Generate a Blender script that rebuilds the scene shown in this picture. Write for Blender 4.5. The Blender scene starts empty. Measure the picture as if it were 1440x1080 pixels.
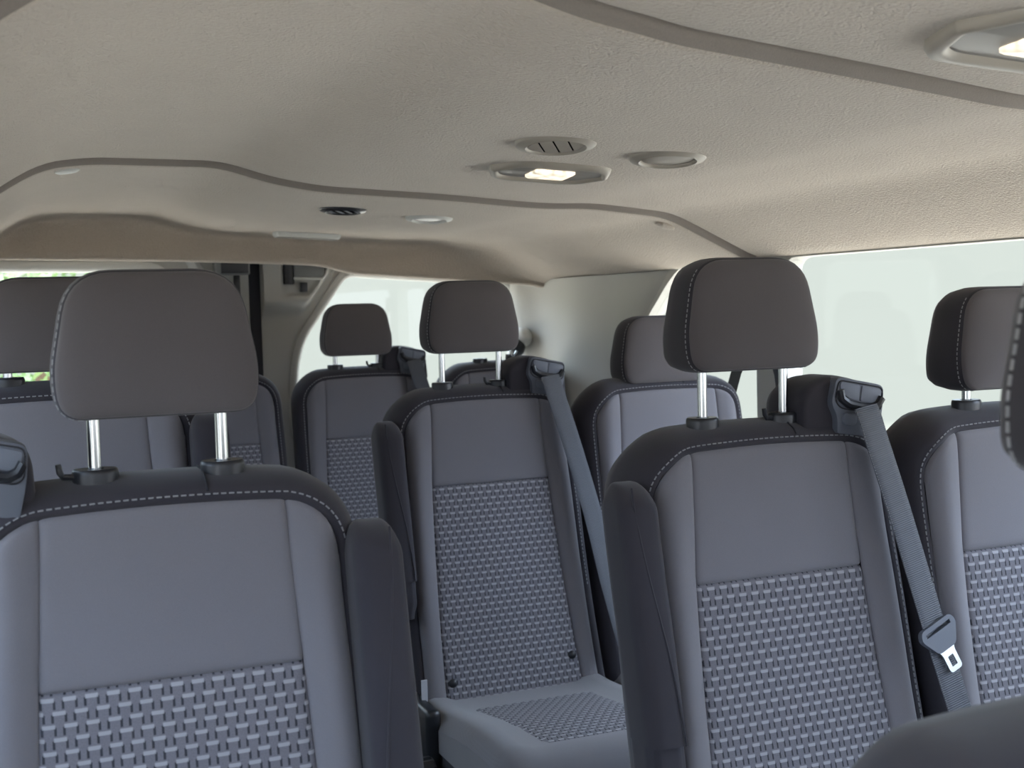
import bpy, bmesh, math, random
from mathutils import Vector, Matrix
random.seed(7)
scene = bpy.context.scene
COL = scene.collection
R = math.radians

# ------------------------------------------------------------------ utilities
def tag(o, label=None, cat=None, group=None, kind=None):
    if label: o['label'] = label
    if cat: o['category'] = cat
    if group: o['group'] = group
    if kind: o['kind'] = kind
    return o

def empty(name, loc=(0, 0, 0)):
    o = bpy.data.objects.new(name, None)
    o.empty_display_size = 0.05
    o.location = loc
    COL.objects.link(o)
    return o

def link(name, me, parent=None):
    o = bpy.data.objects.new(name, me)
    COL.objects.link(o)
    if parent: o.parent = parent
    return o

class MB:
    """collects faces for one mesh object"""
    def __init__(s): s.v = []; s.f = []; s.uv = {}
    def add(s, vs, fs):
        b = len(s.v); s.v += [tuple(p) for p in vs]; s.f += [tuple(i + b for i in f) for f in fs]
    def grid(s, P, uv=None):
        """P[j][i] points"""
        b = len(s.v); nj = len(P); ni = len(P[0])
        for j in range(nj):
            for i in range(ni):
                if uv: s.uv[len(s.v)] = uv[j][i]
                s.v.append(tuple(P[j][i]))
        for j in range(nj - 1):
            for i in range(ni - 1):
                s.f.append((b + j * ni + i, b + j * ni + i + 1, b + (j + 1) * ni + i + 1, b + (j + 1) * ni + i))
    def loft(s, rings, closed=True, cap0=False, cap1=False):
        b = len(s.v); n = len(rings[0])
        for r in rings: s.v += [tuple(p) for p in r]
        m = n if closed else n - 1
        for k in range(len(rings) - 1):
            for i in range(m):
                j = (i + 1) % n
                s.f.append((b + k * n + i, b + k * n + j, b + (k + 1) * n + j, b + (k + 1) * n + i))
        if cap0: s.f.append(tuple(b + i for i in reversed(range(n))))
        if cap1: s.f.append(tuple(b + (len(rings) - 1) * n + i for i in range(n)))
    def box(s, x0, x1, y0, y1, z0, z1):
        s.add([(x0, y0, z0), (x1, y0, z0), (x1, y1, z0), (x0, y1, z0), (x0, y0, z1), (x1, y0, z1), (x1, y1, z1), (x0, y1, z1)],
              [(0, 3, 2, 1), (4, 5, 6, 7), (0, 1, 5, 4), (1, 2, 6, 5), (2, 3, 7, 6), (3, 0, 4, 7)])
    def tube(s, pts, r, n=8, caps=True):
        pts = [Vector(p) for p in pts]; rings = []
        for i, p in enumerate(pts):
            a = pts[max(0, i - 1)]; c = pts[min(len(pts) - 1, i + 1)]
            d = (c - a).normalized()
            u = d.cross(Vector((0, 0, 1)))
            if u.length < 1e-3: u = d.cross(Vector((0, 1, 0)))
            u.normalize(); w = d.cross(u)
            rr = r[i] if isinstance(r, (list, tuple)) else r
            rings.append([p + (u * math.cos(t) + w * math.sin(t)) * rr for t in [2 * math.pi * k / n for k in range(n)]])
        s.loft(rings, True, caps, caps)
    def mesh(s, name, mat, smooth=True, bevel=0.0, seg=2, sub=0, sharp=40):
        me = bpy.data.meshes.new(name)
        me.from_pydata(s.v, [], s.f)
        bm = bmesh.new(); bm.from_mesh(me)
        if s.uv:
            L = bm.loops.layers.uv.new('UVMap')
            for f in bm.faces:
                for l in f.loops: l[L].uv = s.uv.get(l.vert.index, (0, 0))
        bmesh.ops.recalc_face_normals(bm, faces=bm.faces)
        if bevel:
            bmesh.ops.bevel(bm, geom=[e for e in bm.edges if e.is_manifold and e.calc_face_angle(0) > R(30)], offset=bevel, segments=seg, affect='EDGES', profile=0.6)
        if sub:
            bmesh.ops.subdivide_edges(bm, edges=bm.edges, cuts=sub, use_grid_fill=True, smooth=0)
        bm.to_mesh(me); bm.free()
        me.materials.append(mat)
        if smooth:
            for p in me.polygons: p.use_smooth = True
            try: me.set_sharp_from_angle(angle=R(sharp))
            except Exception: pass
        return me
    def build(s, name, mat, parent=None, **k):
        return link(name, s.mesh(name, mat, **k), parent)

def flat_panel(outer, holes, fn, thick, name, mat, parent=None, bevel=0.0):
    """planar polygon with holes in (a,b), mapped by fn(a,b,t), extruded over thick (t from 0 to thick)"""
    bm = bmesh.new(); edges = []
    for loop in [outer] + holes:
        vs = [bm.verts.new((a, b, 0)) for a, b in loop]
        for i in range(len(vs)): edges.append(bm.edges.new((vs[i], vs[(i + 1) % len(vs)])))
    bmesh.ops.triangle_fill(bm, edges=edges, use_beauty=True, use_dissolve=False)
    r = bmesh.ops.extrude_face_region(bm, geom=bm.faces[:])
    bmesh.ops.translate(bm, vec=(0, 0, thick), verts=[g for g in r['geom'] if isinstance(g, bmesh.types.BMVert)])
    for v in bm.verts: v.co = Vector(fn(v.co.x, v.co.y, v.co.z))
    bmesh.ops.recalc_face_normals(bm, faces=bm.faces)
    me = bpy.data.meshes.new(name); bm.to_mesh(me); bm.free(); me.materials.append(mat)
    return link(name, me, parent)

def rpoly(pts, r, n=5):
    """round polygon corners; r number or list"""
    out = []; N = len(pts)
    for i in range(N):
        p = Vector(pts[i]).to_2d() if len(pts[i]) > 2 else Vector(pts[i])
        a = Vector(pts[i - 1]); c = Vector(pts[(i + 1) % N])
        rr = r[i] if isinstance(r, (list, tuple)) else r
        d1 = (a - p); d2 = (c - p)
        l = min(rr, d1.length * .49, d2.length * .49)
        if l < 1e-5: out.append((p.x, p.y)); continue
        s = p + d1.normalized() * l; e = p + d2.normalized() * l
        for k in range(n + 1):
            t = k / n
            q = s * (1 - t) ** 2 + p * 2 * t * (1 - t) + e * t * t
            out.append((q.x, q.y))
    return out

def lerp(a, b, t): return a + (b - a) * t
def sstep(t): t = max(0., min(1., t)); return t * t * (3 - 2 * t)
def interp(K, x):
    if x <= K[0][0]: return K[0][1]
    for (a, b), (c, d) in zip(K, K[1:]):
        if x <= c: return b + (d - b) * (x - a) / (c - a)
    return K[-1][1]
def smooth_interp(K, x, w=.03):
    return sum(interp(K, x + w * t) * g for t, g in ((-1, .12), (-.66, .16), (-.33, .14), (0, .16), (.33, .14), (.66, .16), (1, .12)))

# ------------------------------------------------------------------ materials
def mat_new(name, color, rough=.6, metal=0., spec=.5):
    m = bpy.data.materials.new(name); m.use_nodes = True
    b = m.node_tree.nodes['Principled BSDF']
    b.inputs['Base Color'].default_value = (*color, 1); b.inputs['Roughness'].default_value = rough
    b.inputs['Metallic'].default_value = metal
    b.inputs['Specular IOR Level'].default_value = spec
    return m, m.node_tree, b
def N(t, ty, **kw):
    n = t.nodes.new(ty)
    for k, v in kw.items(): setattr(n, k, v)
    return n
def math_node(t, op, a, b=None, c=None, clamp=False):
    n = t.nodes.new('ShaderNodeMath'); n.operation = op; n.use_clamp = clamp
    for i, v in enumerate((a, b, c)):
        if v is None: continue
        if isinstance(v, (int, float)): n.inputs[i].default_value = v
        else: t.links.new(v, n.inputs[i])
    return n.outputs[0]
def fabric(name, color, scale=700, var=.12, bump=.25, sheen=.3, rough=.9, big=.06, dist=.0008, thread=False):
    m, t, b = mat_new(name, color, rough, 0, .15)
    co = N(t, 'ShaderNodeTexCoord')
    n1 = N(t, 'ShaderNodeTexNoise'); n1.inputs['Scale'].default_value = scale; n1.inputs['Detail'].default_value = 2
    n2 = N(t, 'ShaderNodeTexNoise'); n2.inputs['Scale'].default_value = 9; n2.inputs['Detail'].default_value = 3
    t.links.new(co.outputs['Object'], n1.inputs['Vector']); t.links.new(co.outputs['Object'], n2.inputs['Vector'])
    f = n1.outputs['Fac']
    if thread:
        sp = N(t, 'ShaderNodeSeparateXYZ'); t.links.new(co.outputs['Object'], sp.inputs[0])
        a = math_node(t, 'SINE', math_node(t, 'MULTIPLY', sp.outputs['X'], 3600)); c = math_node(t, 'SINE', math_node(t, 'MULTIPLY', sp.outputs['Z'], 3600))
        f = math_node(t, 'ADD', math_node(t, 'MULTIPLY', f, .7), math_node(t, 'MULTIPLY', math_node(t, 'MULTIPLY', a, c), .15))
    v = math_node(t, 'ADD', math_node(t, 'MULTIPLY', f, 2 * var), math_node(t, 'MULTIPLY', n2.outputs['Fac'], 2 * big))
    v = math_node(t, 'ADD', v, 1 - var - big)
    mx = N(t, 'ShaderNodeVectorMath', operation='SCALE'); mx.inputs[0].default_value = color
    t.links.new(v, mx.inputs['Scale']); t.links.new(mx.outputs[0], b.inputs['Base Color'])
    bp = N(t, 'ShaderNodeBump'); bp.inputs['Strength'].default_value = bump; bp.inputs['Distance'].default_value = dist
    t.links.new(f, bp.inputs['Height']); t.links.new(bp.outputs[0], b.inputs['Normal'])
    b.inputs['Sheen Weight'].default_value = sheen; b.inputs['Sheen Roughness'].default_value = .5
    return m

def woven(name, P=.0195, H=.0134):
    m, t, b = mat_new(name, (.13, .13, .145), .85, 0, .2)
    uv = N(t, 'ShaderNodeUVMap'); sp = N(t, 'ShaderNodeSeparateXYZ'); t.links.new(uv.outputs[0], sp.inputs[0])
    v = math_node(t, 'DIVIDE', sp.outputs['Y'], H); row = math_node(t, 'FLOOR', v); fv = math_node(t, 'FRACT', v)
    odd = math_node(t, 'MULTIPLY', math_node(t, 'MODULO', math_node(t, 'ABSOLUTE', row), 2.), .5)
    fu = math_node(t, 'FRACT', math_node(t, 'ADD', math_node(t, 'DIVIDE', sp.outputs['X'], P), math_node(t, 'ADD', odd, 50)))
    d = math_node(t, 'ABSOLUTE', math_node(t, 'SUBTRACT', fu, .5))            # 0 at the dash's middle
    def ramp(x, e, w): return math_node(t, 'DIVIDE', math_node(t, 'SUBTRACT', e, x), w, clamp=True)
    dash = math_node(t, 'MULTIPLY', ramp(d, .32, .05), ramp(math_node(t, 'ABSOLUTE', math_node(t, 'SUBTRACT', fv, .74)), .19, .07))
    line = math_node(t, 'MULTIPLY', ramp(math_node(t, 'ABSOLUTE', math_node(t, 'SUBTRACT', d, .30)), .075, .04), ramp(math_node(t, 'ABSOLUTE', math_node(t, 'SUBTRACT', fv, .36)), .36, .08))
    under = math_node(t, 'MULTIPLY', math_node(t, 'MULTIPLY', ramp(d, .32, .05), ramp(math_node(t, 'ABSOLUTE', math_node(t, 'SUBTRACT', fv, .10)), .10, .05)), .55)
    nz = N(t, 'ShaderNodeTexNoise'); nz.inputs['Scale'].default_value = 600; t.links.new(uv.outputs[0], nz.inputs['Vector'])
    def mix(fac, A, B):
        n = N(t, 'ShaderNodeMix', data_type='RGBA'); t.links.new(fac, n.inputs['Factor'])
        for s, val in (('A', A), ('B', B)):
            sock = [i for i in n.inputs if i.name == s and i.type == 'RGBA'][0]
            if isinstance(val, tuple): sock.default_value = (*val, 1)
            else: t.links.new(val, sock)
        return [o for o in n.outputs if o.type == 'RGBA'][0]
    c = mix(nz.outputs['Fac'], (.122, .117, .134), (.200, .194, .218))
    c = mix(line, c, (.040, .042, .050)); c = mix(dash, c, (.33, .33, .35))
    t.links.new(c, b.inputs['Base Color'])
    h = math_node(t, 'SUBTRACT', math_node(t, 'ADD', math_node(t, 'MULTIPLY', dash, .15), math_node(t, 'MULTIPLY', nz.outputs['Fac'], .2)), line)
    bp = N(t, 'ShaderNodeBump'); bp.inputs['Strength'].default_value = .5; bp.inputs['Distance'].default_value = .0012
    t.links.new(h, bp.inputs['Height']); t.links.new(bp.outputs[0], b.inputs['Normal'])
    return m

def webbing_mat():
    m, t, b = mat_new('belt webbing', (.05, .052, .062), .55, 0, .4)
    uv = N(t, 'ShaderNodeUVMap'); sp = N(t, 'ShaderNodeSeparateXYZ'); t.links.new(uv.outputs[0], sp.inputs[0])
    w = math_node(t, 'SINE', math_node(t, 'MULTIPLY', sp.outputs['Y'], 2200))
    v = math_node(t, 'ADD', math_node(t, 'MULTIPLY', w, .18), .9)
    mx = N(t, 'ShaderNodeVectorMath', operation='SCALE'); mx.inputs[0].default_value = (.06, .064, .078)
    t.links.new(v, mx.inputs['Scale']); t.links.new(mx.outputs[0], b.inputs['Base Color'])
    bp = N(t, 'ShaderNodeBump'); bp.inputs['Strength'].default_value = .4; bp.inputs['Distance'].default_value = .0006
    t.links.new(w, bp.inputs['Height']); t.links.new(bp.outputs[0], b.inputs['Normal'])
    return m

def plastic(name, color, rough=.45, bump=.08, scale=900):
    m, t, b = mat_new(name, color, rough, 0, .5)
    co = N(t, 'ShaderNodeTexCoord'); n = N(t, 'ShaderNodeTexNoise'); n.inputs['Scale'].default_value = scale
    t.links.new(co.outputs['Object'], n.inputs['Vector'])
    bp = N(t, 'ShaderNodeBump'); bp.inputs['Strength'].default_value = bump; bp.inputs['Distance'].default_value = .0005
    t.links.new(n.outputs['Fac'], bp.inputs['Height']); t.links.new(bp.outputs[0], b.inputs['Normal'])
    return m

def glass_mat(name, tint):
    m = bpy.data.materials.new(name); m.use_nodes = True; t = m.node_tree; t.nodes.clear()
    o = N(t, 'ShaderNodeOutputMaterial'); tr = N(t, 'ShaderNodeBsdfTransparent'); gl = N(t, 'ShaderNodeBsdfGlossy')
    tr.inputs['Color'].default_value = (*tint, 1); gl.inputs['Roughness'].default_value = .02
    mx = N(t, 'ShaderNodeMixShader'); mx.inputs[0].default_value = .03
    t.links.new(tr.outputs[0], mx.inputs[1]); t.links.new(gl.outputs[0], mx.inputs[2])
    t.links.new(mx.outputs[0], o.inputs['Surface'])
    return m

def emit_mat(name, color, s):
    m, t, b = mat_new(name, (.8, .75, .65), .3)
    b.inputs['Emission Color'].default_value = (*color, 1)
    co = N(t, 'ShaderNodeTexCoord'); n = N(t, 'ShaderNodeTexVoronoi'); n.inputs['Scale'].default_value = 70
    t.links.new(co.outputs['Object'], n.inputs['Vector'])
    v = math_node(t, 'MULTIPLY', math_node(t, 'SUBTRACT', 1.25, math_node(t, 'MULTIPLY', n.outputs['Distance'], 1.1), clamp=False), s)
    t.links.new(v, b.inputs['Emission Strength'])
    return m

M = {}
M['headliner'] = fabric('headliner felt', (.455, .392, .328), 230, .10, 1., .2, .95, .05, .003)
M['shade_band'] = fabric('seam binding', (.22, .19, .168), 400, .1, .4, .2)  # darker felt that paints groove shade along the roof seams
M['gray'] = fabric('gray seat cloth', (.182, .176, .193), 900, .14, .25, .25, .9, .05, thread=True)
M['charcoal'] = fabric('charcoal seat cloth', (.041, .038, .046), 900, .12, .25, .18, .85, .06, thread=True)
M['brown_gray'] = fabric('headrest cloth', (.112, .100, .104), 1000, .14, .25, .25, .9, .05, thread=True)
M['woven'] = woven('woven basket cloth')
M['webbing'] = webbing_mat()
M['black'] = plastic('black plastic', (.018, .019, .023), .35)
M['bezel'] = plastic('slate plastic', (.10, .11, .135), .5)
M['flap'] = plastic('slate flap plastic', (.13, .145, .18), .55)
M['seam'] = plastic('dark seam piping', (.02, .02, .026), .8)  # dark plastic for seam lines and the door weather strip
M['stitch'] = plastic('pale thread', (.25, .25, .262), .8)
M['trim'] = plastic('gray moulded trim', (.43, .42, .385), .55, .1, 500)
M['trimlight'] = plastic('pale window trim', (.60, .60, .57), .5, .1, 500)
M['trimdark'] = plastic('dark gray door trim', (.20, .205, .205), .55, .1, 500)
M['taupe'] = plastic('taupe lamp plastic', (.33, .295, .25), .5)
M['lampgray'] = plastic('gray lamp plastic', (.21, .195, .175), .4)
M['chrome'], _, _b = mat_new('polished steel', (.72, .74, .74), .16, 1.)
M['steel'], _, _b = mat_new('bright steel', (.78, .80, .78), .3, 1.)
M['glass'] = glass_mat('window glass', (.96, .985, .97))
M['dimming'] = glass_mat('privacy glass', (.66, .69, .69))  # tint added to the unseen left windows to dim light on that side
M['lens'] = emit_mat('lit lamp lens', (1., .86, .66), .75)
M['floor'] = fabric('gray floor vinyl', (.07, .07, .075), 300, .2, .3, 0, .8)
M['body'] = plastic('white body paint', (.7, .7, .68), .35, .02)
M['foliage'] = fabric('green leaves', (.17, .25, .10), 30, .4, .2, 0, .6)
M['bark'] = fabric('bark', (.12, .08, .05), 60, .3, .5, 0, .9)
M['concrete'] = fabric('pale concrete', (.46, .40, .325), 40, .12, .3, 0, .9)
M['matte'], _, _ = mat_new('matte black', (.012, .012, .012), .95, 0, .03)
M['label'] = plastic('pale tag', (.55, .56, .6), .7)

# ------------------------------------------------------------------ seat
H = 1.033                       # height of the head restraint collars above the floor
ZB = -.70
def yb(z):                      # front of the backrest (smaller y = nearer the front of the van)
    k = ((-.029, -.042), (-.206, -.063), (-.658, -.182)); s = 0
    for i in range(3):
        p = k[i][1]
        for j in range(3):
            if j != i: p *= (z - k[j][0]) / (k[i][0] - k[j][0])
        s += p
    return s
def bw(z): return lerp(.128, .137, min(1, max(0, (-z - .029) / .177))) if z > -.206 else lerp(.137, .158, (-z - .206) / .452)
def E(z): return .187 + .012 * min(1, max(0, -z) / .66)
def front(x, z):
    a = abs(x); b = bw(z); deep = sstep((-z - .05) / .25)
    y = yb(z) - (.010 + .016 * deep) * sstep((a - b + .005) / .05)
    o = (a - .150) / .04
    if o > 0: y += .022 * o * o
    if z > -.06: y += .16 * (z + .06) ** 2 * 10
    return y
def ztop(x):
    a = abs(x); c = .120; r = .066
    if a < c: return -.024 - .05 * a * a * 5
    t = min(1, (a - c) / r); return -.0276 - r + r * math.sqrt(max(0, 1 - t * t)) 
FR = [0, .006, .013, .022, .04, .07, .14, .25, .37, .5, .63, .75, .86, .93, .96, .978, .987, .994, 1]
def dip(*ds): return sum(.0058 * math.exp(-(d / .003)) for d in ds)
def patch(P, D, name, mat, parent, us=1.):
    """P(u,v)->(x,z); D(u,v,x,z)->edge distances in m"""
    mb = MB(); G = []; U = []
    vs = FR if name != 'woven_panel' else [0, .004, .009, .02, .04, .08, .14, .2, .3, .4, .5, .6, .7, .8, .88, .94, .97, .985, .995, 1]
    for v in vs:
        row = []; ur = []
        for u in FR:
            x, z = P(u, v); y = front(x, z) + dip(*D(u, v, x, z))
            row.append((x, y, z + H)); ur.append((x * us, z * 1.03))
        G.append(row); U.append(ur)
    mb.grid(G, U)
    return mb.build(name, mat, parent, sharp=80)

MESHES = {}
def cached(key, fn):
    if key not in MESHES: MESHES[key] = fn()
    return MESHES[key]

def part(key, name, parent, fn, dy=0., dz=0., dx=0.):
    """fn() builds the mesh once; later seats share its data"""
    me = cached(key, fn); o = link(name, me, parent); o.location = (dx, dy, dz); return o

def tmp_mesh(fn):
    """run a builder that makes an object, keep only its mesh"""
    o = fn(); me = o.data; bpy.data.objects.remove(o); return me

def outline(zbot=ZB):
    pts = []
    n = 24
    for i in range(n + 1): z = lerp(zbot, -.10, i / n); pts.append((-E(z), z))
    for k in range(1, 10):
        a = math.pi / 2 * k / 9; pts.append((-.120 - .068 * math.cos(a), -.0936 + .066 * math.sin(a)))
    for k in range(1, 9): x = lerp(-.120, .120, k / 9); pts.append((x, ztop(x)))
    for k in range(0, 9):
        a = math.pi / 2 * (1 - k / 9); pts.append((.120 + .068 * math.cos(a), -.0936 + .066 * math.sin(a)))
    for i in range(n, -1, -1): z = lerp(zbot, -.10, i / n); pts.append((E(z), z))
    return pts
def offset_open(pts, o):
    out = []
    for i, p in enumerate(pts):
        a = Vector(pts[max(0, i - 1)]); c = Vector(pts[min(len(pts) - 1, i + 1)]); d = (c - a).normalized()
        nrm = Vector((-d.y, d.x)); out.append((p[0] + nrm.x * o, p[1] + nrm.y * o))
    return out

def shell_rings():
    C = outline(); rings = []
    for o, dy in ((-.004, .010), (.000, .0045), (.005, .0025), (.011, .004), (.018, .010), (.025, .024), (.030, .045), (.0305, .075), (.024, .102), (.008, .122), (-.03, .131), (-.08, .133)):
        P = offset_open(C, o); rings.append([(x, front(c[0], c[1]) + dy, z + H) for (x, z), c in zip(P, C)])
    return rings
def mk_shell():
    mb = MB(); R_ = shell_rings(); mb.loft(R_, closed=False)
    last = R_[-1]; n = len(last); h = n // 2
    for i in range(h - 1):
        b = len(mb.v)
        mb.v += [last[i], last[i + 1], last[n - 2 - i], last[n - 1 - i]]; mb.f.append((b, b + 1, b + 2, b + 3))
    return mb.mesh('backrest', M['charcoal'], sharp=75)
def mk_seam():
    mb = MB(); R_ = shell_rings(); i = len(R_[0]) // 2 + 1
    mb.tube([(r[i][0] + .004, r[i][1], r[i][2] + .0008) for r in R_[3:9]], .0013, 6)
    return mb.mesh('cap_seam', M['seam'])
def mk_stitch():
    C = outline(); P = offset_open(C, .0085); path = [Vector((x, front(*c) + .0027, z + H)) for (x, z), c in zip(P, C) if c[1] > -.45]
    return dashes(path, .0055, .0085, .0010).mesh('stitching', M['stitch'])
def dashes(path, l, pitch, r):
    mb = MB(); acc = 0.; segs = []
    for a, b in zip(path, path[1:]):
        L = (b - a).length; segs.append((acc, acc + L, a, b)); acc += L
    s = 0.; j = 0
    while s + l < acc:
        q = []
        for t in (s, s + l):
            while j < len(segs) - 1 and segs[j][1] < t: j += 1
            a0, a1, a, b = segs[j]; q.append(a.lerp(b, (t - a0) / max(1e-6, a1 - a0)))
        mb.tube(q, r, 5); s += pitch
    return mb

# --- backrest panels
def P_center(u, v): z0 = ztop((u - .5) * .25) ; z = lerp(z0, -.206, v); return ((2 * u - 1) * bw(z), z)
def P_woven(u, v): z = lerp(-.206, -.672, v); return ((2 * u - 1) * bw(z), z)
def P_strip(s):
    def f(u, v):
        xt = lerp(.128, .1875, u); z = lerp(ztop(xt), ZB + .01, v ** 1.3); return (s * lerp(bw(z), E(z), u) if z < -.0945 else s * lerp(bw(z), max(bw(z) + .001, .120 + math.sqrt(max(0, .066 ** 2 - min(.066, (z + .0936)) ** 2)) * .97), u if v > 0 else u), z)
    return f
def P_strip2(s):
    # columns end on the rounded top corner
    def f(u, v):
        zt = ztop(lerp(.128, .1875, u)); z = lerp(zt, ZB + .01, v); k = sstep(v * 4)
        x = lerp(lerp(.128, .1875, u), lerp(bw(z), E(z), u), k); return (s * x, z)
    return f

def rrect_ring(w, d, r, n=4):
    """closed rounded rectangle around the origin: list of (x,y)"""
    return rpoly([(-w / 2, -d / 2), (w / 2, -d / 2), (w / 2, d / 2), (-w / 2, d / 2)], r, n)

# --- head restraint
def hr_outline():
    return rpoly([(-.101, .004), (.101, .004), (.107, .050), (.087, .157), (-.087, .157), (-.107, .050)], [.024, .024, .06, .044, .044, .06], 7)
def hr_face_y(z): return -.036 + .012 * (z / .16)
def mk_hr_face():
    C = hr_outline(); cz = .082; mb = MB(); rings = []
    for s, b in ((1., .0055), (.985, .001), (.96, -.001), (.9, -.004), (.78, -.007), (.6, -.0095), (.4, -.011), (.2, -.0118), (.03, -.012)):
        rings.append([(x * s, hr_face_y(cz + (z - cz) * s) + b, cz + (z - cz) * s) for x, z in C])
    mb.loft(rings, True, False, True); return mb.mesh('headrest', M['brown_gray'], sharp=80)
def hr_side_rings():
    C = hr_outline(); cz = .082; n = len(C); out = []
    for o, dy in ((-.006, .010), (-.002, .0055), (.0008, .007), (.002, .013), (.0035, .03), (.003, .055), (-.001, .082), (-.008, .098), (-.027, .107), (-.06, .110)):
        ring = []
        for i, (x, z) in enumerate(C):
            a = Vector(C[i - 1]); c = Vector(C[(i + 1) % n]); d = (c - a).normalized(); nx, nz = d.y, -d.x
            k = lerp(1., .80, max(0, z) / .163)          # thinner towards the top
            ring.append((x + nx * o, hr_face_y(z) + dy * k, z + nz * o))
        out.append(ring)
    return out
def mk_hr_side():
    mb = MB(); r = hr_side_rings(); cz = .08
    r.append([(p[0] * .1, .071, cz + (p[2] - cz) * .1) for p in r[-1]])
    mb.loft(r, True, False, True); return mb.mesh('side_panel', M['charcoal'], sharp=80)
def mk_hr_stitch(big, side):
    if big is None:
        path = sorted((Vector((p[0] - .0008, p[1], p[2])) for p in hr_side_rings()[6] if p[0] < -.070), key=lambda p: p.z)
        return dashes(path, .0075, .0105, .0016).mesh('stitching', M['stitch'])
    r = hr_side_rings()[3]; n = len(r); mb = MB()
    for s_ in (-1, 1):
        path = [Vector((p[0] + s_ * .0002, p[1], p[2])) for p in r if p[0] * s_ > .078]
        path.sort(key=lambda p: p.z)
        d = dashes(path, .0060, .0095, .0011) if big else dashes(path, .0045, .0072, .0008)
        if s_ == side: return d.mesh('stitching', M['stitch'])
def mk_post():
    mb = MB(); mb.tube([(0, 0, z) for z in (0, .001, .999, 1.)], .0068, 16); return mb.mesh('post', M['chrome'])
def mk_collar():
    mb = MB()
    def ring(a, b, z): return [(a * math.cos(t), b * math.sin(t), z) for t in [2 * math.pi * k / 28 for k in range(28)]]
    mb.loft([ring(.024, .019, -.012), ring(.0245, .0195, .004), ring(.024, .019, .0075), ring(.0225, .0175, .0095), ring(.010, .009, .0095), ring(.009, .008, .004)], True, True, True)
    return mb.mesh('headrest_collar', M['black'])
def mk_lever(s):
    mb = MB(); mb.tube([(s * .018, -.004, .002), (s * .033, -.006, .003), (s * .036, -.006, .008), (s * .0375, -.006, .017)], [.0035, .0035, .0036, .003], 8)
    return mb.mesh('release_lever', M['black'])

# --- armrest, folded up beside the backrest
def arm_path(z): return front(.19, z) - .012
def mk_arm():
    mb = MB(); rings = []
    for t in (0, .002, .006, .014, .026, .042, .06, .08, .105, .14, .2, .27, .34, .41, .48, .55, .62, .69, .76, .83, .9, .96, 1):
        z = lerp(-.060, -.385, t); e = 1.
        if t < .12: e = math.sqrt(max(0., 1 - (1 - t / .12) ** 2))
        w = .058 * lerp(.45, 1, e); d = .078 * max(.12, e); y = arm_path(z) + (1 - e) * .012
        rings.append([(x, y + yy, z + H) for x, yy in rrect_ring(w, d, .45 * min(w, d) if e < .9 else .022, 4)])
    mb.loft(rings, True, True, True); return mb.mesh('armrest', M['charcoal'], sharp=80)
def mk_arm_piping(s):
    mb = MB(); pts = []
    for k in range(15):
        t = k / 14; z = lerp(-.062, -.385, t); pts.append((s * lerp(-.012, .02, sstep(t)), arm_path(z) - .0385 + .004 * (1 - min(1, t * 5)), z + H))
    mb.tube(pts, .0015, 6); return mb.mesh('piping', M['charcoal'])
def mk_arm_boot():
    mb = MB(); rings = []
    for k in range(16):
        t = k / 15; z = lerp(-.383, -.465, t); w = .055 * (1 - .25 * sstep((t - .55) / .45)); d = .072 * (1 - .35 * sstep((t - .5) / .5)); y = arm_path(-.383 - .06 * t) + .004
        ring = []
        for i in range(48):
            a = 2 * math.pi * i / 48; q = 3.5
            cx = abs(math.cos(a)) ** (2 / q) * (1 if math.cos(a) >= 0 else -1); sy = abs(math.sin(a)) ** (2 / q) * (1 if math.sin(a) >= 0 else -1)
            rr = 1 - .035 * (i % 4 == 0)
            ring.append((cx * w / 2 * rr, y + sy * d / 2 * rr, z + H))
        rings.append(ring)
    mb.loft(rings, True, True, True); return mb.mesh('armrest_boot', M['charcoal'], sharp=80)

# --- belt guide housing on the shoulder (built for the right shoulder)
TW = Matrix.Translation((.147, -.036, H + .022)) @ Matrix.Rotation(R(9), 4, 'Y') @ Matrix.Diagonal((.8, 1, .86, 1))
def mk_tower():
    C = rpoly([(.060, -.035), (.060, .048), (.108, .070), (.165, .058), (.198, .040), (.204, -.035)], [.0, .05, .045, .04, .03, 0], 6)
    mb = MB(); cx, cz = .132, 0.; rings = []
    for s, y in ((.90, -.030), (.965, -.026), (1, -.012), (1, .03), (.97, .055), (.88, .074), (.7, .084), (.3, .088)):
        rings.append([(cx + (x - cx) * s, y, H - .035 + (z + .035) * (s if s < 1 else 1)) for x, z in C])
    mb.loft(rings, True, True, True); return mb.mesh('belt_housing', M['charcoal'], sharp=60)
def plate(outl, y0, y1, name, mat, bevel=.0015, tr=TW):
    mb = MB(); mb.loft([[(x, y0, z) for x, z in outl], [(x, y1, z) for x, z in outl]], True, True, True)
    mb.v = [tuple(tr @ Vector(p)) for p in mb.v]
    return mb.mesh(name, mat, bevel=bevel, sharp=35)
BEZ = rpoly([(-.055, .044), (.053, .040), (.056, -.005), (.050, -.05), (-.038, -.05), (-.042, -.022), (-.058, -.004)], [.014, .014, .012, .004, .004, .015, .012], 4)
FLAP_L = rpoly([(-.046, .036), (-.002, .034), (-.002, .008), (-.028, .010), (-.046, .026)], [.008, .002, .002, .012, .004], 3)
FLAP_R = rpoly([(.002, .034), (.046, .032), (.046, .022), (.034, .007), (.002, .008)], [.002, .008, .003, .010, .002], 3)
def mk_slot():
    mb = MB()
    pts = [(-.046, .022), (-.040, .008), (-.025, .001), (.0, -.001), (.026, -.001), (.040, .006), (.047, .018)]
    mb.tube([tuple(TW @ Vector((x, -.0085, z))) for x, z in pts], .0062, 8); return mb.mesh('belt_slot', M['black'])
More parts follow.
